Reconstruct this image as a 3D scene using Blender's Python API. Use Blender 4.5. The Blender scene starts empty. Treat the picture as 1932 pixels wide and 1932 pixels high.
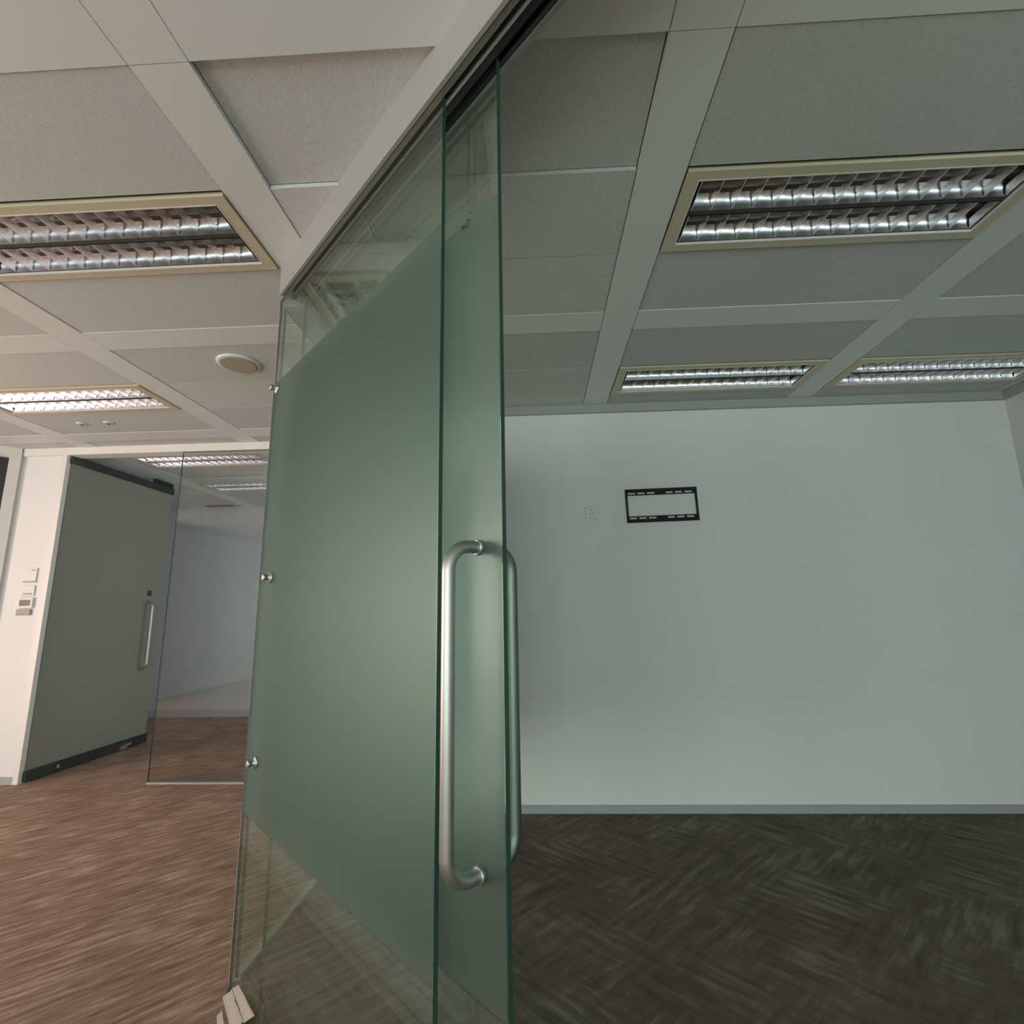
import bpy, bmesh, math, random
from math import sin, cos, pi, radians
from mathutils import Vector, Matrix

random.seed(7)
SC = bpy.context.scene
COL = SC.collection

# ------------------------------------------------------------------ camera
CAM_Z = 1.186
yaw, pitch, roll = 0.0422657765, 0.189788575, -0.0167587311
f0 = Vector((-sin(yaw), cos(yaw), 0)); r0 = Vector((cos(yaw), sin(yaw), 0)); up0 = Vector((0, 0, 1))
fw = f0 * cos(pitch) + up0 * sin(pitch)
up = -f0 * sin(pitch) + up0 * cos(pitch)
rt = r0 * cos(roll) + up * sin(roll)
u2 = -r0 * sin(roll) + up * cos(roll)
cd = bpy.data.cameras.new('camera'); cam = bpy.data.objects.new('camera', cd); COL.objects.link(cam)
cd.sensor_fit = 'HORIZONTAL'; cd.sensor_width = 36.0; cd.lens = 18.0
cd.clip_start = 0.02; cd.clip_end = 200
cam.matrix_world = Matrix(((rt.x, u2.x, -fw.x, 0), (rt.y, u2.y, -fw.y, 0), (rt.z, u2.z, -fw.z, CAM_Z), (0, 0, 0, 1)))
SC.camera = cam

# ------------------------------------------------------------------ world, daylight, exposure
vs = SC.view_settings
vs.view_transform = 'Standard'; vs.look = 'None'; vs.exposure = 0.0; vs.gamma = 1.0
try: vs.use_curve_mapping = False
except Exception: pass
SC.cycles.max_bounces = 10
SC.cycles.diffuse_bounces = 6
SC.cycles.transparent_max_bounces = 24
SC.cycles.transmission_bounces = 8
SC.cycles.sample_clamp_indirect = 4.0
SC.cycles.caustics_reflective = False
SC.cycles.caustics_refractive = False

W = bpy.data.worlds.new('overcast_sky'); SC.world = W; W.use_nodes = True
bg = W.node_tree.nodes['Background']
bg.inputs[0].default_value = (0.80, 0.92, 1.0, 1); bg.inputs[1].default_value = 1.6

def daylight(name, loc, rot, sx, sy, power, color):
    l = bpy.data.lights.new(name, 'AREA'); l.shape = 'RECTANGLE'; l.size = sx; l.size_y = sy
    l.energy = power; l.color = color
    o = bpy.data.objects.new(name, l); COL.objects.link(o); o.location = loc; o.rotation_euler = rot
    return o
# daylight entering each window (each fills one opening, just outside the pane; the far-room lamp is an added fill)
daylight('window_daylight_left', (-5.66, 1.3, 1.22), (0, -radians(90), 0), 2.1, 2.0, 150, (1.0, 0.70, 0.61))
daylight('window_daylight_rear', (-3.1, -3.54, 1.27), (radians(90), 0, 0), 3.8, 2.2, 100, (0.95, 1.0, 0.96))
daylight('window_daylight_rear_near', (0.25, -3.54, 1.27), (radians(90), 0, 0), 1.6, 2.2, 58, (0.88, 1.0, 0.97))
daylight('window_daylight_room', (2.3, -3.54, 1.27), (radians(90), 0, 0), 1.4, 2.2, 70, (0.87, 1.0, 0.975))
daylight('window_daylight_far_room', (0.24, 5.1, 1.3), (0, radians(90), 0), 2.3, 1.8, 3, (1.0, 0.94, 0.98))  # added lamp to lift the far room; no window is known there

# ------------------------------------------------------------------ materials
def nt_new(name):
    m = bpy.data.materials.new(name); m.use_nodes = True
    t = m.node_tree; return m, t, t.nodes, t.links

def pbr(name, col, rough=0.6, metal=0.0, noise=0.0, nscale=40.0, bump=0.0, spec=0.5, stretch=None):
    m, t, n, l = nt_new(name)
    b = n['Principled BSDF']
    b.inputs['Base Color'].default_value = (*col, 1); b.inputs['Roughness'].default_value = rough
    b.inputs['Metallic'].default_value = metal; b.inputs['Specular IOR Level'].default_value = spec
    if noise or bump:
        tc = n.new('ShaderNodeTexCoord'); mp = n.new('ShaderNodeMapping'); no = n.new('ShaderNodeTexNoise')
        l.new(tc.outputs['Object'], mp.inputs[0]); l.new(mp.outputs[0], no.inputs['Vector'])
        if stretch: mp.inputs['Scale'].default_value = stretch
        no.inputs['Scale'].default_value = nscale; no.inputs['Detail'].default_value = 3
        if noise:
            mx = n.new('ShaderNodeMix'); mx.data_type = 'RGBA'
            mx.inputs['A'].default_value = (*[c * (1 - noise) for c in col], 1)
            mx.inputs['B'].default_value = (*[min(1, c * (1 + noise)) for c in col], 1)
            l.new(no.outputs['Fac'], mx.inputs['Factor']); l.new(mx.outputs['Result'], b.inputs['Base Color'])
        if bump:
            bp = n.new('ShaderNodeBump'); bp.inputs['Strength'].default_value = bump; bp.inputs['Distance'].default_value = 0.002
            l.new(no.outputs['Fac'], bp.inputs['Height']); l.new(bp.outputs[0], b.inputs['Normal'])
    return m

M = {}
M['wall'] = pbr('painted_wall', (0.74, 0.75, 0.74), 0.75, noise=0.025, nscale=6, bump=0.05)
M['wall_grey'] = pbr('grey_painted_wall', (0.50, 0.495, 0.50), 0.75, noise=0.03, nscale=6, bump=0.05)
M['white_trim'] = pbr('white_gloss_paint', (0.74, 0.73, 0.69), 0.45, noise=0.02, nscale=8)
M['grey_trim'] = pbr('grey_trim_paint', (0.36, 0.38, 0.40), 0.5, noise=0.03, nscale=10)
M['shadow_trim'] = pbr('grey_perimeter_trim', (0.36, 0.38, 0.36), 0.6, noise=0.03, nscale=10)
M['strip'] = pbr('ceiling_strip_enamel', (0.67, 0.71, 0.68), 0.5, noise=0.015, nscale=5)
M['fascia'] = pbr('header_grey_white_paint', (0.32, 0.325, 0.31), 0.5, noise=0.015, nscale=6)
M['cream'] = pbr('cream_enamel', (0.56, 0.52, 0.37), 0.45, noise=0.03, nscale=12)
M['mirror'] = pbr('anodised_louvre_aluminium', (0.88, 0.89, 0.92), 0.24, metal=1.0)
M['tube'] = pbr('unlit_fluorescent_tube', (0.85, 0.86, 0.86), 0.25)
M['dark_body'] = pbr('dark_fixture_body', (0.05, 0.05, 0.05), 0.6)
M['steel'] = pbr('brushed_steel', (0.47, 0.48, 0.46), 0.40, metal=1.0, bump=0.12, nscale=300, stretch=(30, 30, 0.6))
M['steel_dim'] = pbr('dull_dark_steel', (0.20, 0.235, 0.21), 0.45, metal=1.0, bump=0.12, nscale=300, stretch=(30, 30, 0.6))  # same steel darkened: room-side shade put into the rear handle's colour
M['dark_rail'] = pbr('dark_anodised_rail', (0.075, 0.08, 0.07), 0.42, metal=0.6, noise=0.08, nscale=25)
M['track_dark'] = pbr('black_track_channel', (0.016, 0.018, 0.024), 0.5)
M['alu'] = pbr('dull_aluminium', (0.30, 0.32, 0.29), 0.4, metal=0.7, noise=0.05, nscale=40)
M['alu_light'] = pbr('bright_aluminium', (0.62, 0.64, 0.60), 0.35, metal=0.8)
M['black_metal'] = pbr('black_powder_coat', (0.007, 0.012, 0.008), 0.6, noise=0.1, nscale=60, spec=0.2)
M['plate'] = pbr('white_plastic_plate', (0.66, 0.68, 0.66), 0.4)
M['plate_dim'] = pbr('grey_plastic', (0.34, 0.29, 0.27), 0.45)
M['display'] = pbr('dark_display', (0.10, 0.065, 0.055), 0.3)
M['seal'] = pbr('translucent_edge_seal', (0.50, 0.53, 0.49), 0.35)
M['hole'] = pbr('dark_hole', (0.03, 0.03, 0.03), 0.7)
M['tape'] = pbr('off_white_tape', (0.62, 0.57, 0.50), 0.6, noise=0.08, nscale=90, bump=0.2)
M['dark_door'] = pbr('dark_painted_door', (0.03, 0.022, 0.03), 0.5, noise=0.1, nscale=12)
M['grille'] = pbr('speaker_grille_cream', (0.36, 0.34, 0.25), 0.7, noise=0.12, nscale=400)
M['concrete'] = pbr('ceiling_void', (0.35, 0.35, 0.33), 0.9)
M['brass'] = pbr('brass_fitting', (0.75, 0.58, 0.42), 0.3, metal=0.8)

def tile_mat():
    m, t, n, l = nt_new('mineral_fibre_tile')
    b = n['Principled BSDF']; b.inputs['Roughness'].default_value = 0.9; b.inputs['Specular IOR Level'].default_value = 0.15
    tc = n.new('ShaderNodeTexCoord'); mp = n.new('ShaderNodeMapping'); mp.inputs['Scale'].default_value = (1, 0.22, 1)
    geo = n.new('ShaderNodeNewGeometry')
    l.new(geo.outputs['Position'], mp.inputs[0])
    a = n.new('ShaderNodeTexNoise'); a.inputs['Scale'].default_value = 260; a.inputs['Detail'].default_value = 4; a.inputs['Roughness'].default_value = 0.7
    l.new(mp.outputs[0], a.inputs['Vector'])
    rp = n.new('ShaderNodeValToRGB'); rp.color_ramp.elements[0].position = 0.32; rp.color_ramp.elements[1].position = 0.66
    rp.color_ramp.elements[0].color = (0.48, 0.51, 0.485, 1); rp.color_ramp.elements[1].color = (0.61, 0.645, 0.615, 1)
    l.new(a.outputs['Fac'], rp.inputs[0])
    inf = n.new('ShaderNodeObjectInfo'); mr = n.new('ShaderNodeMapRange'); mr.inputs['To Min'].default_value = 0.94; mr.inputs['To Max'].default_value = 1.04
    l.new(inf.outputs['Random'], mr.inputs['Value'])
    mx = n.new('ShaderNodeMix'); mx.data_type = 'RGBA'; mx.blend_type = 'MULTIPLY'; mx.inputs['Factor'].default_value = 1
    l.new(rp.outputs[0], mx.inputs['A']); l.new(mr.outputs[0], mx.inputs['B']); l.new(mx.outputs['Result'], b.inputs['Base Color'])
    bp = n.new('ShaderNodeBump'); bp.inputs['Strength'].default_value = 0.5; bp.inputs['Distance'].default_value = 0.0015
    l.new(a.outputs['Fac'], bp.inputs['Height']); l.new(bp.outputs[0], b.inputs['Normal'])
    return m
M['tile'] = tile_mat()

def carpet_mat(name, quarter, cols):
    # woven carpet tiles laid on the diagonal, with streaks of lighter yarn along the weave
    m, t, n, l = nt_new(name)
    b = n['Principled BSDF']; b.inputs['Roughness'].default_value = 1.0; b.inputs['Specular IOR Level'].default_value = 0.05
    geo = n.new('ShaderNodeNewGeometry')
    rot = n.new('ShaderNodeMapping'); rot.inputs['Rotation'].default_value = (0, 0, radians(-45)); rot.inputs['Location'].default_value = (0.11, 0.07, 0)
    l.new(geo.outputs['Position'], rot.inputs[0])
    def streak(sc, sx, sy, det):
        mp = n.new('ShaderNodeMapping'); mp.inputs['Scale'].default_value = (sx, sy, 1)
        l.new(rot.outputs[0], mp.inputs[0])
        no = n.new('ShaderNodeTexNoise'); no.inputs['Scale'].default_value = sc; no.inputs['Detail'].default_value = det; no.inputs['Roughness'].default_value = 0.62
        l.new(mp.outputs[0], no.inputs['Vector']); return no.outputs['Fac']
    A = streak(1.0, 4.0 if quarter else 6.0, 30 if quarter else 42, 6)
    if quarter:
        B = streak(1.0, 30, 4.0, 6)
        ck = n.new('ShaderNodeTexNoise'); ck.inputs['Scale'].default_value = 2.6; ck.inputs['Detail'].default_value = 2
        l.new(rot.outputs[0], ck.inputs['Vector'])
        cr = n.new('ShaderNodeMapRange'); cr.inputs['From Min'].default_value = 0.40; cr.inputs['From Max'].default_value = 0.60; l.new(ck.outputs['Fac'], cr.inputs['Value'])
        mx0 = n.new('ShaderNodeMix'); mx0.data_type = 'FLOAT'
        l.new(cr.outputs[0], mx0.inputs['Factor']); l.new(A, mx0.inputs['A']); l.new(B, mx0.inputs['B'])
        S = mx0.outputs['Result']
    else:
        S = A
    big = n.new('ShaderNodeTexNoise'); big.inputs['Scale'].default_value = 3.2; big.inputs['Detail'].default_value = 3
    l.new(rot.outputs[0], big.inputs['Vector'])
    fine = n.new('ShaderNodeTexNoise'); fine.inputs['Scale'].default_value = 420; fine.inputs['Detail'].default_value = 2
    l.new(rot.outputs[0], fine.inputs['Vector'])
    rp = n.new('ShaderNodeValToRGB'); e = rp.color_ramp.elements
    e[0].position = 0.30; e[0].color = (*cols[0], 1)
    e[1].position = 0.74; e[1].color = (*cols[2], 1)
    x = e.new(0.52); x.color = (*cols[1], 1)
    ad = n.new('ShaderNodeMath'); ad.operation = 'MULTIPLY_ADD'; ad.inputs[1].default_value = 0.30; l.new(big.outputs['Fac'], ad.inputs[0])
    sb = n.new('ShaderNodeMath'); sb.operation = 'SUBTRACT'; sb.inputs[1].default_value = 0.15; l.new(S, sb.inputs[0]); l.new(sb.outputs[0], ad.inputs[2])
    a2 = n.new('ShaderNodeMath'); a2.operation = 'MULTIPLY_ADD'; a2.inputs[1].default_value = 0.12; l.new(fine.outputs['Fac'], a2.inputs[0])
    s2 = n.new('ShaderNodeMath'); s2.operation = 'SUBTRACT'; s2.inputs[1].default_value = 0.06; l.new(ad.outputs[0], s2.inputs[0]); l.new(s2.outputs[0], a2.inputs[2])
    l.new(a2.outputs[0], rp.inputs[0]); l.new(rp.outputs[0], b.inputs['Base Color'])
    bp = n.new('ShaderNodeBump'); bp.inputs['Strength'].default_value = 0.6; bp.inputs['Distance'].default_value = 0.003
    l.new(a2.outputs[0], bp.inputs['Height']); l.new(bp.outputs[0], b.inputs['Normal'])
    return m
M['carpet'] = carpet_mat('diagonal_carpet', False, ((0.19, 0.124, 0.092), (0.335, 0.232, 0.178), (0.60, 0.455, 0.37)))
M['carpet_q'] = carpet_mat('quarter_turned_carpet', True, ((0.085, 0.073, 0.060), (0.145, 0.126, 0.106), (0.27, 0.243, 0.21)))

def glass_mat(name, tint, ior=1.5):
    m, t, n, l = nt_new(name)
    for x in list(n):
        if x.type == 'BSDF_PRINCIPLED': n.remove(x)
    out = [x for x in n if x.type == 'OUTPUT_MATERIAL'][0]
    tr = n.new('ShaderNodeBsdfTransparent'); tr.inputs[0].default_value = (*tint, 1)
    gl = n.new('ShaderNodeBsdfGlossy'); gl.inputs['Color'].default_value = (0.95, 1, 0.97, 1); gl.inputs['Roughness'].default_value = 0.012
    fr = n.new('ShaderNodeFresnel')                     # same reflectance on the entering and the leaving face (the ray is not bent)
    ge = n.new('ShaderNodeNewGeometry'); mr = n.new('ShaderNodeMapRange'); mr.inputs['To Min'].default_value = ior; mr.inputs['To Max'].default_value = 1 / ior
    l.new(ge.outputs['Backfacing'], mr.inputs['Value']); l.new(mr.outputs[0], fr.inputs[0])
    mx = n.new('ShaderNodeMixShader')
    l.new(fr.outputs[0], mx.inputs[0]); l.new(tr.outputs[0], mx.inputs[1]); l.new(gl.outputs[0], mx.inputs[2]); l.new(mx.outputs[0], out.inputs[0])
    return m
M['glass'] = glass_mat('green_tinted_glass', (0.925, 0.99, 0.957))
M['grey_glass'] = glass_mat('clear_grey_glass', (0.91, 0.91, 0.905))
M['window_glass'] = glass_mat('clear_window_glass', (0.97, 0.98, 0.97), 1.3)
M['glass_edge'] = pbr('dark_green_glass_edge', (0.022, 0.060, 0.044), 0.25)

def film_mat(name, tint, through, gain, rough=0.6, clear=0.0, back=None, plain=0.0):
    # frosted vinyl: scatters what comes through, wide blur; a little of the front light is scattered back
    m, t, n, l = nt_new(name)
    for x in list(n):
        if x.type == 'BSDF_PRINCIPLED': n.remove(x)
    out = [x for x in n if x.type == 'OUTPUT_MATERIAL'][0]
    tl = n.new('ShaderNodeBsdfTranslucent'); tl.inputs[0].default_value = (*tint, 1)
    rf = n.new('ShaderNodeBsdfGlass'); rf.distribution = 'MULTI_GGX'; rf.inputs['Color'].default_value = (*tint, 1); rf.inputs['Roughness'].default_value = rough; rf.inputs['IOR'].default_value = 1.16
    r2 = n.new('ShaderNodeBsdfRefraction'); r2.inputs['Color'].default_value = (*tint, 1); r2.inputs['Roughness'].default_value = rough * .7; r2.inputs['IOR'].default_value = 1.2
    rr = n.new('ShaderNodeMixShader'); rr.inputs[0].default_value = plain; l.new(rf.outputs[0], rr.inputs[1]); l.new(r2.outputs[0], rr.inputs[2])
    df = n.new('ShaderNodeBsdfDiffuse'); df.inputs[0].default_value = (*(back or tint), 1)
    a = n.new('ShaderNodeMixShader'); a.inputs[0].default_value = through
    l.new(tl.outputs[0], a.inputs[1]); l.new(rr.outputs[0], a.inputs[2])
    c = n.new('ShaderNodeMixShader'); c.inputs[0].default_value = gain
    l.new(a.outputs[0], c.inputs[1]); l.new(df.outputs[0], c.inputs[2])
    if clear:
        tr = n.new('ShaderNodeBsdfTransparent'); k = n.new('ShaderNodeMixShader'); k.inputs[0].default_value = clear
        l.new(c.outputs[0], k.inputs[1]); l.new(tr.outputs[0], k.inputs[2]); l.new(k.outputs[0], out.inputs[0])
    else:
        l.new(c.outputs[0], out.inputs[0])
    return m
M['film'] = film_mat('frosted_film', (0.945, 0.99, 0.975), 0.89, 0.025, 0.80, back=(0.48, 0.68, 0.62), plain=0.50)
M['film_door'] = film_mat('frosted_door_film_sliding', (0.895, 0.945, 0.93), 0.97, 0.03, 0.60, back=(0.48, 0.72, 0.66), plain=0.35)
M['film_light'] = film_mat('thin_frosted_stripe', (0.955, 1.0, 0.975), 0.0, 0.12, 0.5, clear=0.95)
M['film_haze'] = film_mat('dusty_clear_band', (0.955, 1.0, 0.955), 0.0, 0.2, 0.5, clear=0.988)  # faint scattering sheet added as painted haze to lift the clear glass
M['film_side'] = film_mat('dense_frosted_film', (0.78, 0.86, 0.82), 0.75, 0.25, 0.55, back=(0.40, 0.56, 0.50))
M['film_far'] = film_mat('frosted_door_film', (0.62, 0.62, 0.52), 0.7, 0.42, 0.6)

# ------------------------------------------------------------------ mesh helpers
def box(bm, x0, x1, y0, y1, z0, z1, mi=0):
    v = [bm.verts.new(p) for p in ((x0, y0, z0), (x1, y0, z0), (x1, y1, z0), (x0, y1, z0), (x0, y0, z1), (x1, y0, z1), (x1, y1, z1), (x0, y1, z1))]
    fs = [(0, 3, 2, 1), (4, 5, 6, 7), (0, 1, 5, 4), (1, 2, 6, 5), (2, 3, 7, 6), (3, 0, 4, 7)]
    r = []
    for q in fs:
        f = bm.faces.new([v[i] for i in q]); f.material_index = mi; r.append(f)
    return r   # bottom, top, -y, +x, +y, -x

def bevelled(bm, w=0.002, seg=2):
    bmesh.ops.bevel(bm, geom=list(bm.edges), offset=w, segments=seg, affect='EDGES', profile=0.5)

def prism(bm, poly, z0, z1):
    a = [bm.verts.new((x, y, z0)) for x, y in poly]; b = [bm.verts.new((x, y, z1)) for x, y in poly]
    n = len(poly)
    bm.faces.new(a[::-1]); bm.faces.new(b)
    for i in range(n): bm.faces.new((a[i], a[(i + 1) % n], b[(i + 1) % n], b[i]))

def tube(bm, path, r, seg=16, cap=True):
    rings = []
    pts = [Vector(p) for p in path]
    ref = None
    for i, p in enumerate(pts):
        d = (pts[min(i + 1, len(pts) - 1)] - pts[max(i - 1, 0)]).normalized()
        if ref is None:
            ref = d.cross(Vector((0.31, 0.87, 0.39))).normalized()
        ref = (ref - d * ref.dot(d)).normalized()
        b = d.cross(ref)
        rr = r[i] if isinstance(r, (list, tuple)) else r
        rings.append([bm.verts.new(p + ref * rr * cos(2 * pi * k / seg) + b * rr * sin(2 * pi * k / seg)) for k in range(seg)])
    for A, B in zip(rings, rings[1:]):
        for k in range(seg):
            f = bm.faces.new((A[k], A[(k + 1) % seg], B[(k + 1) % seg], B[k])); f.smooth = True
    if cap:
        bm.faces.new(rings[0][::-1]); bm.faces.new(rings[-1])

def mesh(name, bm, mats):
    bmesh.ops.recalc_face_normals(bm, faces=bm.faces)
    me = bpy.data.meshes.new(name); bm.to_mesh(me); bm.free()
    for m in (mats if isinstance(mats, (list, tuple)) else [mats]): me.materials.append(m)
    return me

def obj(name, me, parent=None, loc=(0, 0, 0), rot=(0, 0, 0)):
    o = bpy.data.objects.new(name, me); COL.objects.link(o); o.location = loc; o.rotation_euler = rot
    if parent: o.parent = parent
    return o

def part(name, bm, mats, parent=None, loc=(0, 0, 0), rot=(0, 0, 0)):
    return obj(name, mesh(name, bm, mats), parent, loc, rot)

def empty(name, loc, rz=0.0):
    o = bpy.data.objects.new(name, None); COL.objects.link(o); o.location = loc; o.rotation_euler = (0, 0, rz)
    o.empty_display_size = 0.1; return o

def tag(o, label, cat=None, group=None, kind=None):
    o['label'] = label
    if cat: o['category'] = cat
    if group: o['group'] = group
    if kind: o['kind'] = kind
    return o

def BX(*boxes):
    bm = bmesh.new()
    for b in boxes: box(bm, *b)
    return bm

# ------------------------------------------------------------------ shell
H = 2.551            # ceiling plane
YB = 3.33            # back wall of the meeting room
YO = 3.87            # glazed front of the far room
XS = -1.03           # glazed side of the meeting room
T45 = Vector((1, -1, 0)) / math.sqrt(2); N45 = Vector((1, 1, 0)) / math.sqrt(2)
def nt(n, t): v = N45 * n + T45 * t; return (v.x, v.y)

c0 = nt(0.598, -2.02); c1 = nt(0.598, 1.353)
bm = bmesh.new(); prism(bm, [(-6.7, -3.5), (1.38, -3.5), c1, c0, (c0[0], 6.5), (-6.7, 6.5)], -0.08, 0.0)
tag(part('floor', bm, M['carpet']), 'brown streaked carpet of the corridor running into the far room', 'floor', kind='structure')
bm = bmesh.new(); prism(bm, [(1.38, -3.5), (3.3, -3.5), (3.3, YB + .1), (c0[0], YB + .1), c0, c1], -0.08, 0.0)
tag(part('floor', bm, M['carpet_q']), 'dark quarter-turned carpet of the room behind the sliding glass door', 'floor', kind='structure')

def wall(name, label, *boxes, mat='wall'):
    return tag(part(name, BX(*boxes), M[mat]), label, 'wall', kind='structure')

wall('wall_back', 'plain pale grey back wall carrying the black bracket', (XS, 3.25, YB, YB + .12, 0, 2.65))
wall('wall_right', 'pale right-hand side wall of the room', (3.13, 3.25, -3.4, YB, 0, 2.65))
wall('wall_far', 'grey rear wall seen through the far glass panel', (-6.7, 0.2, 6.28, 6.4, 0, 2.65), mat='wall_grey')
wall('wall_far_right', 'side wall of the far room', (0.1, 0.2, YO, 4.1, 0, 2.65), (0.1, 0.2, 6.1, 6.28, 0, 2.65), (0.1, 0.2, 4.1, 6.1, 0, .1), (0.1, 0.2, 4.1, 6.1, 2.5, 2.65))  # opening made for the added far-room lamp
wall('wall_far_left', 'left side wall of the far room', (-6.7, -6.6, YO, 6.28, 0, 2.65))
wall('wall_middle', 'wall dividing corridor and room behind the camera', (1.38, 1.48, -3.4, -.55, 0, 2.65))
wall('wall_end', 'short wall piece behind the glass corner', (XS - .02, XS + .08, YB + .12, YO + .03, 0, 2.65), (XS + .08, 0.1, YO, YO + .1, 0, 2.65))
# rear and outer walls with their windows
ws = [(-5.0, -1.2), (-0.55, 1.05), (1.6, 3.0)]
pz0, pz1 = 0.15, 2.4
xs = [-5.6] + [v for w in ws for v in w] + [3.25]
boxes = [(-5.6, 3.25, -3.5, -3.4, 0, pz0), (-5.6, 3.25, -3.5, -3.4, pz1, 2.65)]
for i in range(0, len(xs), 2): boxes.append((xs[i], xs[i + 1], -3.5, -3.4, pz0, pz1))
wall('wall_rear', 'window wall behind the camera', *boxes)
lw = (0.3, 2.3); lz0, lz1 = 0.15, 2.3
wall('wall_left_outer', 'outer window wall left of the corridor', (-5.6, -5.5, -3.4, lw[0], 0, 2.65), (-5.6, -5.5, lw[1], 2.56, 0, 2.65), (-5.6, -5.5, lw[0], lw[1], 0, lz0), (-5.6, -5.5, lw[0], lw[1], lz1, 2.65))
def window(i, horiz, a0, a1, z0, z1):
    w = empty('window_%d' % i, ((a0 + a1) / 2, -3.45, 0) if horiz else (-5.55, (a0 + a1) / 2, 0), 0 if horiz else pi / 2)
    tag(w, 'aluminium framed window %s' % ('in the rear wall, pane row of %.1f metres' % (a1 - a0) if horiz else 'low in the outer left wall'), 'window', kind='structure')
    hw = (a1 - a0) / 2; bm = bmesh.new()
    n = max(1, round((a1 - a0) / 1.2))
    for k in range(n + 1):
        x = -hw + 2 * hw * k / n; x = min(max(x, -hw + .025), hw - .025); box(bm, x - .025, x + .025, -.04, .04, z0, z1)
    box(bm, -hw, hw, -.041, .041, z0, z0 + .05); box(bm, -hw, hw, -.041, .041, z1 - .05, z1)
    part('window_frame', bm, M['white_trim'], w)
    part('pane', BX((-hw, hw, -.004, .004, z0, z1)), M['window_glass'], w)
for i, (a, b) in enumerate(ws): window(i + 1, True, a, b, pz0, pz1)
window(4, False, lw[0], lw[1], lz0, lz1)

# diagonal left wall with a dark doorway next to the corner (local x runs along (1,1))
wl = empty('wall_left', (-4.175, 3.87, 0), radians(45)); tag(wl, 'diagonal pale wall with dark doorway at the far left', 'wall', kind='structure')
part('wall_panel', BX((-1.90, -1.02, 0, .1, 0, 2.65), (-1.02, -.06, 0, .1, 2.48, 2.65), (-.06, 0, 0, .1, 0, 2.65)), M['wall'], wl)
d3 = empty('door_3', (0, 0, 0), radians(45)); d3.location = Vector((-4.175, 3.87, 0)) + N45 * -.54
tag(d3, 'dark door in a white frame at the far left edge', 'door', kind='structure')
part('door_frame', BX((.455, .525, -.03, .115, 0, 2.56), (-.525, -.455, -.03, .115, 0, 2.56), (-.455, .455, -.03, .115, 2.49, 2.56)), M['white_trim'], d3)
part('door_leaf', BX((-.455, .455, .055, .095, .005, 2.49)), M['dark_door'], d3)  # dark sheet standing in for the unlit room beyond the doorway
bm = bmesh.new(); box(bm, .449, .459, -.005, .02, 2.10, 2.20); part('hinge', bm, M['dark_rail'], d3)

# wall pier left of the far glass door, white header beam, jamb
wall('wall_pier', 'pale lit wall pier with control plates left of the far glass door', (-4.175, -3.835, YO, YO + .1, 0, 2.65))
tag(part('trim_1', BX((-4.17, XS, YO - .02, YO + .09, 2.492, H + .03)), M['white_trim']), 'white header beam over the far glass door', 'trim', kind='structure')
bm = BX((-3.835, -3.795, YO - .012, YO + .1, 0, 2.492)); tag(part('trim_2', bm, M['white_trim']), 'slim white jamb beside the far glass door', 'trim', kind='structure')
tag(part('trim_3', BX((XS, 3.13, YB - .025, YB, H - .055, H + .02), (3.105, 3.13, -3.4, YB - .025, H - .055, H + .02)), M['shadow_trim']), 'grey perimeter trim between ceiling and back wall', 'trim', kind='structure')
tag(part('baseboard_back', BX((XS + .02, 3.13, YB - .012, YB, 0, .045)), M['grey_trim']), 'low grey baseboard along the back wall', 'baseboard', kind='structure')
tag(part('baseboard_right', BX((3.118, 3.13, -3.4, YB - .012, 0, .045)), M['grey_trim']), 'low grey baseboard along the right wall', 'baseboard', kind='structure')
tag(part('baseboard_left', BX((-4.175, -3.835, YO - .012, YO, 0, .05)), M['grey_trim']), 'grey baseboard under the wall control plates', 'baseboard', kind='structure')
tag(part('baseboard_far', BX((-6.6, .1, 6.268, 6.28, 0, .08)), M['grey_trim']), 'baseboard along the far room rear wall', 'baseboard', kind='structure')

# ------------------------------------------------------------------ ceiling: slab, metal strips, fibre tiles
bm = BX((-6.75, 3.3, -3.55, 6.45, H + .05, H + .15))
ceil = tag(part('ceiling', bm, M['concrete']), 'suspended ceiling of fibre tiles between white metal strips', 'ceiling', kind='structure')
SX0, PX, SW = 0.4355, 1.35, 0.079
SY0, SYW = 2.28, 0.082
def in_room(x, y): return True
TW = PX - 2 * SW; ROW = (PX - 2 * SYW) / 3
def tile_mesh(w, d):
    bm = bmesh.new(); box(bm, -w / 2, w / 2, -d / 2, d / 2, 0, .018); return mesh('ceiling_tile', bm, M['tile'])
TM = tile_mesh(TW - .005, ROW - .004)
fixtures = {}   # (bay, module, row) -> skipped tile
FIX = [(0, 0), (0, 1), (1, 1), (-2, 0), (-3, 1)]
fix_cells = {(b, m, 1) for b, m in FIX} | {(-3, 2, 1), (-3, 3, 0)}
def addtile(bx, cy, w, d, me=None, dz=0.0):
    o = obj('ceiling_tile', me or tile_mesh(w, d), ceil, (bx, cy, H + .0015 + dz)); return o
xlim = (-6.6, 3.13)
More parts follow.
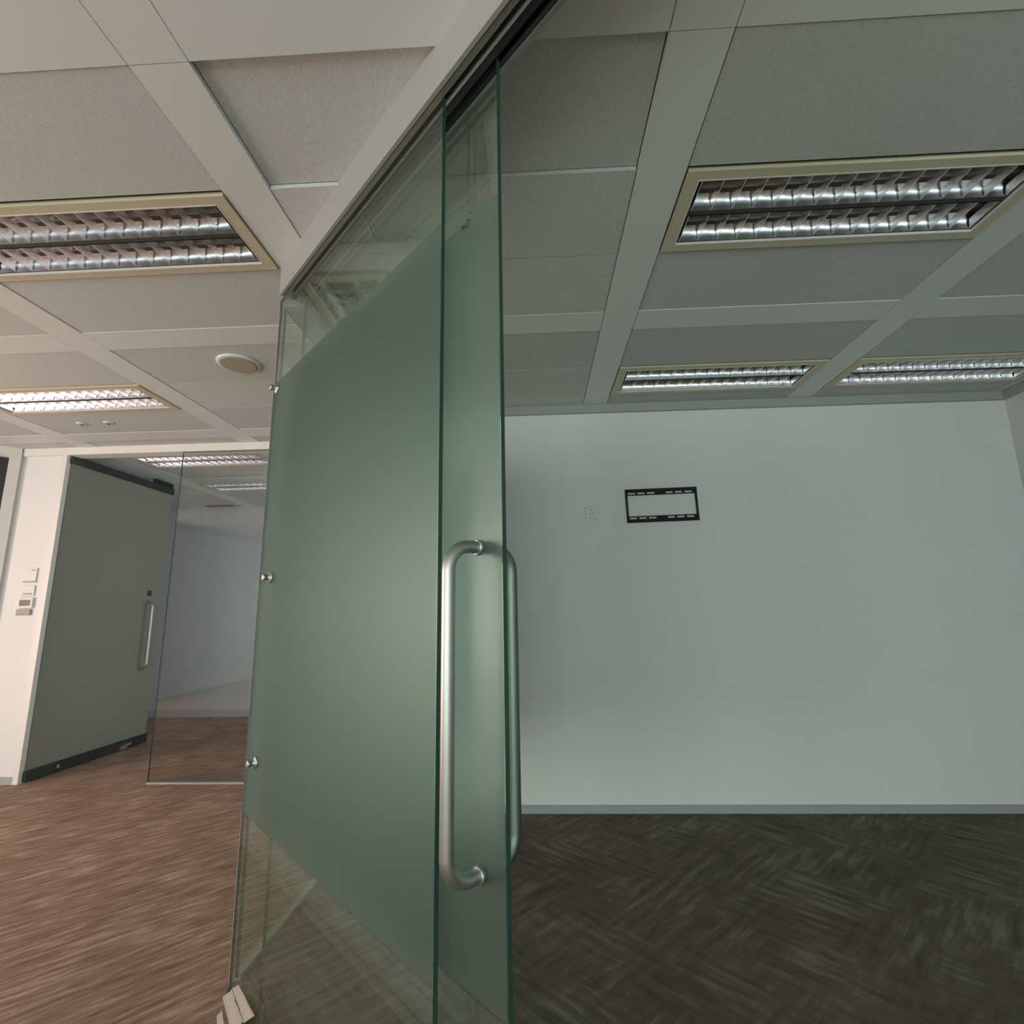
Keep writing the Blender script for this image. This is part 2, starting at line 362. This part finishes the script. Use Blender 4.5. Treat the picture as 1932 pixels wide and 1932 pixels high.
for k in range(-5, 3):          # bays between strips k and k+1
    x0 = SX0 + PX * k + SW; x1 = SX0 + PX * (k + 1) - SW
    x0c, x1c = max(x0, xlim[0]), min(x1, xlim[1])
    if x1c - x0c < .1: continue
    for m in range(-2, 4):
        ylo = SY0 + PX * (m - 1) + SYW
        for r in range(3):
            a = ylo + r * ROW; b = a + ROW
            if (k, m, r) in fix_cells: continue
            yhi = YB - .02 if x0c > XS - .3 and a < YB else 6.28
            if a > YB and x0c > XS - .3: continue
            b = min(b, yhi)
            if b - a < .06: continue
            full = (x1c - x0c > TW - .01) and (b - a > ROW - .01)
            recess = random.uniform(0, .002) + (.012 if (k, m, r) in ((-1, 0, 0), (0, -1, 2)) else 0)
            addtile((x0c + x1c) / 2, (a + b) / 2, x1c - x0c - .005, b - a - .004, TM if full else None, recess)
def strip(x0, x1, y0, y1):
    bm = BX((-(x1 - x0) / 2 + .0012, (x1 - x0) / 2 - .0012, -(y1 - y0) / 2 + .0012, (y1 - y0) / 2 - .0012, 0, .02))
    return part('ceiling_strip', bm, M['strip'], ceil, ((x0 + x1) / 2, (y0 + y1) / 2, H))
for k in range(-5, 3):
    xc = SX0 + PX * k
    for m in range(-2, 4):
        y0 = SY0 + PX * (m - 1) + SYW; y1 = y0 + PX
        if xc - SW > XS - .2:
            if y0 > YB: continue
            y1 = min(y1, YB - .025)
        strip(max(xc - SW, -6.6), min(xc + SW, 3.1), y0, y1)
    for m in range(-3, 4):
        yc = SY0 + PX * m
        x0 = xc + SW; x1 = min(xc + PX - SW, 3.1)
        if x1 - x0 < .1 or (x0 > XS - .3 and yc > YB): continue
        if yc + SYW > 6.28: continue
        strip(x0, x1, yc - SYW, yc + SYW)

# ------------------------------------------------------------------ recessed louvre lights
FW, FD = TW - .012, .372
LX, ROWW = 1.088, .128
def arc_profile(w, h, n=7):
    # one parabolic reflector trough, cross-section in (y, z): open at the bottom
    pts = []
    for i in range(n + 1):
        s = i / n; pts.append((-w / 2 + (w * .30) * s ** 1.9, .0 + h * s ** .75))
    return pts + [(-p[0], p[1]) for p in pts[::-1]]
bm = bmesh.new()                                        # flange + housing, open below
iy0, iy1 = -.152, .152
for b in ((-FW / 2, FW / 2, -FD / 2, iy0, -.006, .012), (-FW / 2, FW / 2, iy1, FD / 2, -.006, .012), (-FW / 2, -LX / 2 - .004, iy0, iy1, -.006, .012), (LX / 2 + .004, FW / 2, iy0, iy1, -.006, .012)): box(bm, *b)
FRAME_ME = mesh('frame', bm, M['cream'])
bm = BX((-LX / 2 - .003, LX / 2 + .003, iy0, iy0 + .005, -.007, .004), (-LX / 2 - .003, LX / 2 + .003, iy1 - .005, iy1, -.007, .004), (-LX / 2 - .004, -LX / 2 - .001, iy0 + .005, iy1 - .005, -.007, .004), (LX / 2 + .001, LX / 2 + .004, iy0 + .005, iy1 - .005, -.007, .004))
LIP_ME = mesh('inner_lip', bm, M['white_trim'])
bm = BX((-LX / 2 - .01, LX / 2 + .01, iy0 - .01, iy1 + .01, .076, .08), (-LX / 2 - .01, LX / 2 + .01, iy0 - .01, iy0, .012, .08), (-LX / 2 - .01, LX / 2 + .01, iy1, iy1 + .01, .012, .08), (-LX / 2 - .01, -LX / 2 - .004, iy0, iy1, .012, .08), (LX / 2 + .004, LX / 2 + .01, iy0, iy1, .012, .08), (-LX / 2, LX / 2, -.009, .009, .002, .076))
HOUSE_ME = mesh('housing', bm, M['dark_body'])
bm = bmesh.new(); pr = arc_profile(ROWW, .062)
va = [bm.verts.new((-LX / 2, y, z)) for y, z in pr]; vb = [bm.verts.new((LX / 2, y, z)) for y, z in pr]
for i in range(len(pr) - 1):
    f = bm.faces.new((va[i], vb[i], vb[i + 1], va[i + 1])); f.smooth = True
REFL_ME = mesh('reflector', bm, M['mirror'])
NB = 15
bm = bmesh.new()                                        # cross blade: V section, wider at the top, lower edge curved up at the ends
prv = []
for i in range(9):
    s = -1 + 2 * i / 8; y = s * ROWW / 2 * .99; zt = .030; zb = .001 + .006 * (1 - s * s) * 0
    yt = y * .80
    prv.append((bm.verts.new((.0009, y, zb)), bm.verts.new((-.0009, y, zb)), bm.verts.new((-.0048, yt, zt)), bm.verts.new((.0048, yt, zt))))
for a, b in zip(prv, prv[1:]):
    for i, j in ((0, 1), (1, 2), (2, 3), (3, 0)):
        f = bm.faces.new((a[i], b[i], b[j], a[j]))
bm.faces.new(prv[0]); bm.faces.new(prv[-1][::-1])
BLADE_ME = mesh('louvre_blade', bm, M['mirror'])
bm = bmesh.new(); tube(bm, [(-LX / 2 + .01, 0, .048), (LX / 2 - .01, 0, .048)], .013, 12); TUBE_ME = mesh('lamp_tube', bm, M['tube'])
def ceiling_light(x, y, label, group='recessed louvre ceiling lights'):
    e = empty('ceiling_light', (x, y, H)); tag(e, label, 'ceiling light', group)
    obj('frame', FRAME_ME, e); obj('inner_lip', LIP_ME, e); obj('housing', HOUSE_ME, e)
    for s in (-1, 1):
        yy = s * (ROWW / 2 + .0115)
        rf = obj('reflector', REFL_ME, e, (0, yy, 0))
        obj('lamp_tube', TUBE_ME, e, (0, yy, 0))
        for i in range(NB + 1):
            obj('louvre_blade', BLADE_ME, rf, (-LX / 2 + .012 + (LX - .024) * i / NB, 0, 0))
    return e
LBL = {(0, 0): 'large louvre ceiling light nearest the sliding glass door inside the room',
       (0, 1): 'louvre ceiling light close to the back wall, above the black bracket',
       (1, 0): 'louvre ceiling light at the right edge, out past the second ceiling strip',
       (1, 1): 'louvre ceiling light by the back wall in the rightmost bay',
       (-2, 0): 'cream framed louvre ceiling light in the corridor beside the diagonal header',
       (-3, 1): 'bright louvre ceiling light in the corridor near the far glass door',
       (-3, 0): 'louvre ceiling light further left in the corridor bay'}
for b, m in FIX:
    xc = SX0 + PX * (b + .5); yc = SY0 + PX * (m - 1) + SYW + ROW * 1.5
    ceiling_light(xc, yc, LBL[(b, m)])
xc = SX0 + PX * -2.5
ceiling_light(xc, SY0 + PX + SYW + ROW * 1.5, 'nearer ceiling light of the far room behind glass')
ceiling_light(xc, SY0 + PX * 2 + SYW + ROW * .5, 'further ceiling light of the far room behind glass')

# ------------------------------------------------------------------ diagonal glass partition (local x = along it, local y = away from the corridor)
HB = 2.421                                              # underside of the header
PH = 2.404
def frame_obj(name, n, t, label, cat, kind=None, group=None):
    x, y = nt(n, t); e = empty(name, (x, y, 0), radians(-45)); tag(e, label, cat, group, kind); return e
hdr = frame_obj('trim_4', .566, -1.953, 'white diagonal header with dark sliding track over the glass', 'trim', 'structure')
L = 3.32
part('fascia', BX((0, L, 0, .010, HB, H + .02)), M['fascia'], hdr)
part('channel_strip', BX((0, L, .0135, .0275, HB + .004, H)), M['alu'], hdr)
part('inner_bar', BX((0, L, .041, .046, HB + .004, H)), M['alu_light'], hdr)
part('track', BX((0, L, .046, .066, HB + .008, H), (0, L, .082, .088, HB + .004, H), (0, L, .066, .082, HB + .032, H), (0, L, .0275, .041, HB + .04, H), (0, L, .010, .0135, HB + .03, H)), M['track_dark'], hdr)
part('rear_fascia', BX((0, L, .088, .098, HB, H + .02)), M['alu'], hdr)
# header returning along the glazed side of the room
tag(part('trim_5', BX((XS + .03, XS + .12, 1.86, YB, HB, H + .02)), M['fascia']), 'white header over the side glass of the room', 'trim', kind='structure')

def slab(w, d, z0, z1, cut=None):
    bm = bmesh.new(); fs = box(bm, 0, w, 0, d, z0, z1)
    for i in (0, 1, 3, 5): fs[i].material_index = 1
    return bm
def film(name, w, y, bands, parent, x0=0.0, main='film'):
    for i, (a, b) in enumerate(bands):
        k = main if b - a > 1 else ('film_light' if (b - a < .10) else 'film_haze')
        part(name if b - a > 1 else 'film_stripe', BX((x0, x0 + w, y - .0007, y, a, b)), M[k], parent)
BANDS = [(.535, 2.072), (2.077, 2.124), (2.129, 2.152), (.470, .530), (.440, .465), (.022, .434), (2.158, 2.40)]
def glass_panel(n, t0, t1, label, group=None, name='glass_panel'):
    g = frame_obj(name, n, t0, label, 'glass panel', None, group)
    part('pane', slab(t1 - t0, .010, .012, HB + .02), [M['glass'], M['glass_edge']], g)
    film('frosted_film', t1 - t0 - .004, -.0006, BANDS, g, .002)
    part('floor_channel', BX((0, t1 - t0, -.004, .016, 0, .011)), M['dark_rail'], g)
    return g
gp = glass_panel(.592, -2.019, -.870, 'fixed frosted glass panel under the diagonal header, left of the pull handle')
glass_panel(.592, .30, 1.352, 'fixed frosted glass panel on the right side of the sliding doorway')
def knob(g, t, z):
    e = bmesh.new()
    prof = [(0.0, .0195), (-.004, .0200), (-.007, .0165), (-.010, .0090), (-.018, .0085), (-.020, .0115), (-.027, .0115), (-.029, .0085)]
    tube(e, [(t, p[0], z) for p in prof], [p[1] for p in prof], 20)
    k = part('standoff_knob', e, M['steel'], g)
    return k
part('corner_seal', BX((-.006, -.0005, .001, .009, .02, HB)), M['seal'], gp)  # pale strip painted in for the highlight on the polished glass edge
knob(gp, .045, 2.043); knob(gp, .128, 1.312); knob(gp, .112, .709)
# glazed side of the room, from the corner to the back wall
gs = empty('glass_panel', (XS + .02, 1.905, 0), radians(90)); tag(gs, 'frosted side glass from the partition corner back to the rear wall', 'glass panel')
part('pane', slab(YB - 1.905, .012, .012, HB + .02), [M['glass'], M['glass_edge']], gs)
film('frosted_film', YB - 1.91, -.0006, BANDS[:5], gs, .002, 'film_side')
part('floor_channel', BX((0, YB - 1.905, -.008, .020, 0, .018)), M['alu_light'], gs)

# sliding glass door, pushed open behind the fixed panel
DT0, DT1 = -1.86, -.718
dr = frame_obj('door_1', .634, DT0, 'frosted sliding glass door with a long steel pull handle, pushed open', 'door', 'structure')
part('pane', slab(DT1 - DT0, .010, .012, HB + .03), [M['glass'], M['glass_edge']], dr)
film('frosted_film', DT1 - DT0 - .004, -.0006, BANDS[:5], dr, .002, 'film_door')
hx = -.7875 - DT0
def pull_handle(parent, x, y0, side, z0, z1, off, r, mat, name='pull_handle', rb=.048):
    bm = bmesh.new(); path = []
    s = side
    path.append((x, y0, z1)); path.append((x, y0 + s * (off - rb), z1))
    for i in range(1, 9):
        a = i / 8 * pi / 2; path.append((x, y0 + s * (off - rb + rb * sin(a)), z1 - rb + rb * cos(a)))
    for i in range(0, 9):
        a = i / 8 * pi / 2; path.append((x, y0 + s * (off - rb + rb * cos(a)), z0 + rb - rb * sin(a)))
    path.append((x, y0, z0))
    tube(bm, path, r, 20)
    h = part(name, bm, mat, parent)
    for z in (z0, z1):
        b2 = bmesh.new(); tube(b2, [(x, y0, z), (x, y0 + s * .0012, z), (x, y0 + s * .007, z), (x, y0 + s * .0085, z)], [r * 1.18, r * 1.25, r * 1.25, r * 1.12], 20)
        part('collar', b2, mat, h)
    return h
pull_handle(dr, hx, 0.0, -1, .728, 1.309, .074, .0127, M['steel'])
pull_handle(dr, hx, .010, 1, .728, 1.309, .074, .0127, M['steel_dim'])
# small etched glass mark near the top of the door
bm = bmesh.new(); sx = -.8297 - DT0
for pts in ([(-.017, .0), (-.013, .006), (-.011, -.004), (-.006, .005), (-.004, -.005)], [(.0, -.009), (.004, .006), (.010, .010), (.012, .002), (.006, -.008), (.0, -.009)], [(.012, .022), (.018, .020)]):
    tube(bm, [(sx + a, -.0014, 2.064 + b) for a, b in pts], .0011, 6)
part('etched_mark', bm, M['dark_rail'], dr)
bm = BX((DT1 - DT0 - .26, DT1 - DT0 - .13, .000, .012, HB + .031, HB + .045)); part('hanger', bm, M['alu_light'], dr)

# crumpled tape on the carpet at the corner of the fixed panel
e = empty('tape_wad', (*nt(.571, -1.835), 0), radians(-45)); tag(e, 'crumpled strip of off-white tape at the foot of the fixed glass panel', 'tape')
def creased(top, bot, seed, th=.0022):
    # a strip of stiff tape standing on edge: rows of points between a top and a bottom line, with small creases
    rnd = random.Random(seed); bm = bmesh.new(); rows = []
    n = len(top)
    for (p, q) in zip(top, bot):
        r = []
        for k in range(4):
            f = k / 3; c = Vector(p).lerp(Vector(q), f)
            c.y += (.0035 if k in (1,) else -.0025 if k == 2 else 0) + rnd.uniform(-.0012, .0012); c.x += rnd.uniform(-.002, .002)
            r.append(bm.verts.new(c))
        rows.append(r)
    for a, b in zip(rows, rows[1:]):
        for i in range(3): bm.faces.new((a[i], a[i + 1], b[i + 1], b[i]))
    bmesh.ops.solidify(bm, geom=list(bm.faces), thickness=th)
    return bm
def line(p, q, n): return [tuple(Vector(p).lerp(Vector(q), i / (n - 1))) for i in range(n)]
part('strip_fold', creased(line((-.045, .008, .097), (.110, .008, .090), 6), line((-.072, -.002, .074), (.060, -.002, .052), 6), 3), M['tape'], e)
part('strip_fold', creased(line((-.070, -.004, .078), (.056, -.004, .056), 6), line((-.098, -.018, .050), (.012, -.020, .004), 6), 5), M['tape'], e)
part('strip_fold', creased(line((-.075, -.026, .034), (-.020, -.030, .024), 4), line((-.080, -.036, .012), (-.025, -.042, .002), 4), 8), M['tape'], e)

# ------------------------------------------------------------------ far room front: fixed glass and open door
FX0 = -2.83
g2 = empty('glass_panel', (FX0, YO, 0)); tag(g2, 'clear dark glass panel under the white beam, right of the far glass door', 'glass panel')
part('pane', slab(XS - FX0 - .03, .012, .015, 2.492), [M['grey_glass'], M['glass_edge']], g2)
part('floor_channel', BX((0, XS - FX0 - .03, -.012, .024, 0, .014)), M['alu_light'], g2)
d2 = empty('door_2', (-3.79, YO + .03, 0), radians(90)); tag(d2, 'open frosted glass door with dark rails in the far room entrance', 'door', kind='structure')
DW = 1.19
part('pane', slab(DW, .012, .075, 2.44), [M['glass'], M['glass_edge']], d2)
bm = BX((0, DW, -.0014, -.0006, .082, 2.435))
part('frosted_film', bm, M['film_far'], d2)
br = part('bottom_rail', BX((-.01, DW, -.018, .030, .008, .082)), M['dark_rail'], d2)
b2 = bmesh.new(); tube(b2, [(.25, -.018, .045), (.25, -.024, .045)], .012, 12); part('rail_lock', b2, M['alu_light'], br)
b2 = BX((.86, .92, -.040, -.018, .012, .040), (.92, .98, -.034, -.018, .030, .050)); part('floor_bolt', b2, M['brass'], br)
part('top_rail', BX((-.01, DW, -.018, .030, 2.435, 2.50)), M['dark_rail'], d2)
part('corner_patch', BX((.93, DW - .01, -.012, .020, 2.505, 2.545)), M['track_dark'], d2)
part('lock_plate', BX((1.0, 1.05, -.008, .0, 1.385, 1.435)), M['dark_rail'], d2)
pull_handle(d2, 1.0, 0.0, -1, .70, 1.32, .07, .0127, M['steel'])
pull_handle(d2, 1.0, .012, 1, .70, 1.32, .07, .0127, M['steel'])
tag(part('vent_slot', BX((-4.15, -3.80, 6.16, 6.24, H - .004, H + .004)), M['hole']), 'dark slot vent in the far room ceiling by its rear wall', 'vent')

# ------------------------------------------------------------------ things on walls and ceiling
br = empty('wall_bracket', (.842, YB, 1.848), 0); br.rotation_euler = (0, radians(-1.0), 0)
tag(br, 'black rectangular slotted television bracket frame on the back wall', 'bracket')
def rail(z, s):
    # flat rail with two groups of three slots punched next to its inner edge
    bm = bmesh.new(); hw, hh = .232, .0205
    # s > 0: upper rail, slots along its lower edge; s < 0: lower rail, slots along its upper edge
    if s > 0: zi0, zi1 = z - hh + .006, z - hh + .019
    else: zi0, zi1 = z + hh - .019, z + hh - .006
    box(bm, -hw, hw, -.014, -.001, z - hh, zi0); box(bm, -hw, hw, -.014, -.001, zi1, z + hh)
    xs = [-hw, -.216, -.166, -.154, -.104, -.092, -.040, .030, .078, .090, .140, .152, .204, hw]
    for a, b in zip(xs[::2], xs[1::2]): box(bm, a, b, -.014, -.001, zi0, zi1)
    return bm
part('slotted_rail', rail(.0905, 1), M['black_metal'], br)
part('slotted_rail', rail(-.0905, -1), M['black_metal'], br)
for s in (-1, 1): part('side_bar', BX((s * .226 - .006, s * .226 + .006, -.012, -.0005, -.075, .075)), M['black_metal'], br)
sk = empty('socket_plate', (.384, YB, 1.810)); tag(sk, 'small square white socket plate left of the black bracket', 'socket')
bm = BX((-.043, .043, -.009, 0, -.043, .043)); bevelled(bm, .003); part('plate', bm, M['plate'], sk)
bm = BX((-.010, -.005, -.0095, -.008, .012, .020), (.006, .012, -.0095, -.008, -.012, -.006), (-.010, -.005, -.0095, -.008, -.014, -.008)); part('pin_hole', bm, M['hole'], sk)

def wall_plate(name, x0, x1, z0, z1, d, label, cat):
    e = empty(name, ((x0 + x1) / 2, YO, (z0 + z1) / 2)); tag(e, label, cat)
    return e, (x1 - x0) / 2, (z1 - z0) / 2
e, hx_, hz_ = wall_plate('wall_switch', -4.012, -3.900, 1.462, 1.574, .012, 'topmost white switch plate on the pale pier, with a dark lower edge', 'switch')
bm = BX((-hx_, hx_, -.012, 0, -hz_, hz_)); bevelled(bm, .003); part('plate', bm, M['plate'], e)
part('rocker', BX((-hx_ * .7, hx_ * .9, -.017, -.012, -hz_ * .95, -hz_ * .82), (hx_ * .2, hx_ * .75, -.014, -.012, hz_ * .62, hz_ * .78)), M['plate_dim'], e)
e, hx_, hz_ = wall_plate('wall_switch', -4.000, -3.898, 1.358, 1.440, .012, 'plain white switch plate, second from the top on the pier', 'switch')
bm = BX((-hx_, hx_, -.012, 0, -hz_, hz_)); bevelled(bm, .003); part('plate', bm, M['plate'], e)
part('rocker', BX((-hx_ * .7, hx_ * .7, -.0145, -.012, -hz_ * .72, -hz_ * .45)), M['plate_dim'], e)
e, hx_, hz_ = wall_plate('thermostat', -4.010, -3.890, 1.264, 1.346, .02, 'thermostat with a dark display, third plate down on the pier', 'thermostat')
bm = BX((-hx_, hx_, -.020, 0, -hz_, hz_)); bevelled(bm, .004); part('case', bm, M['plate'], e)
part('display', BX((-hx_ * .72, hx_ * .72, -.0215, -.0195, -hz_ * .55, hz_ * .55)), M['display'], e)
e, hx_, hz_ = wall_plate('door_release', -4.014, -3.900, 1.212, 1.256, .02, 'grey oblong button box lowest on the pier, under the thermostat', 'button')
bm = BX((-hx_, hx_, -.018, 0, -hz_, hz_)); bevelled(bm, .004); part('case', bm, M['plate_dim'], e)

sp = empty('ceiling_speaker', (-1.607, 2.555, H)); tag(sp, 'round cream speaker in a corridor ceiling tile', 'speaker')
bm = bmesh.new(); tube(bm, [(0, 0, .004), (0, 0, -.004), (0, 0, -.008), (0, 0, -.009)], [.110, .110, .105, .097], 40); part('rim', bm, M['strip'], sp)
bm = bmesh.new(); tube(bm, [(0, 0, -.0085), (0, 0, -.011), (0, 0, -.0125)], [.097, .096, .085], 40); part('grille', bm, M['grille'], sp)
for x, y, lb in ((-3.22, 3.345, 'small sprinkler head in the corridor ceiling by the bright light, left one'), (-3.02, 3.345, 'small sprinkler head in the corridor ceiling by the bright light, right one')):
    s = empty('sprinkler', (x, y, H)); tag(s, lb, 'sprinkler', 'corridor sprinklers')
    bm = bmesh.new(); tube(bm, [(0, 0, .004), (0, 0, -.003), (0, 0, -.005)], [.032, .032, .026], 20); part('escutcheon', bm, M['strip'], s)
    bm = bmesh.new(); tube(bm, [(0, 0, -.004), (0, 0, -.010), (0, 0, -.011), (0, 0, -.012)], [.007, .006, .012, .012], 12); part('deflector', bm, M['alu'], s)
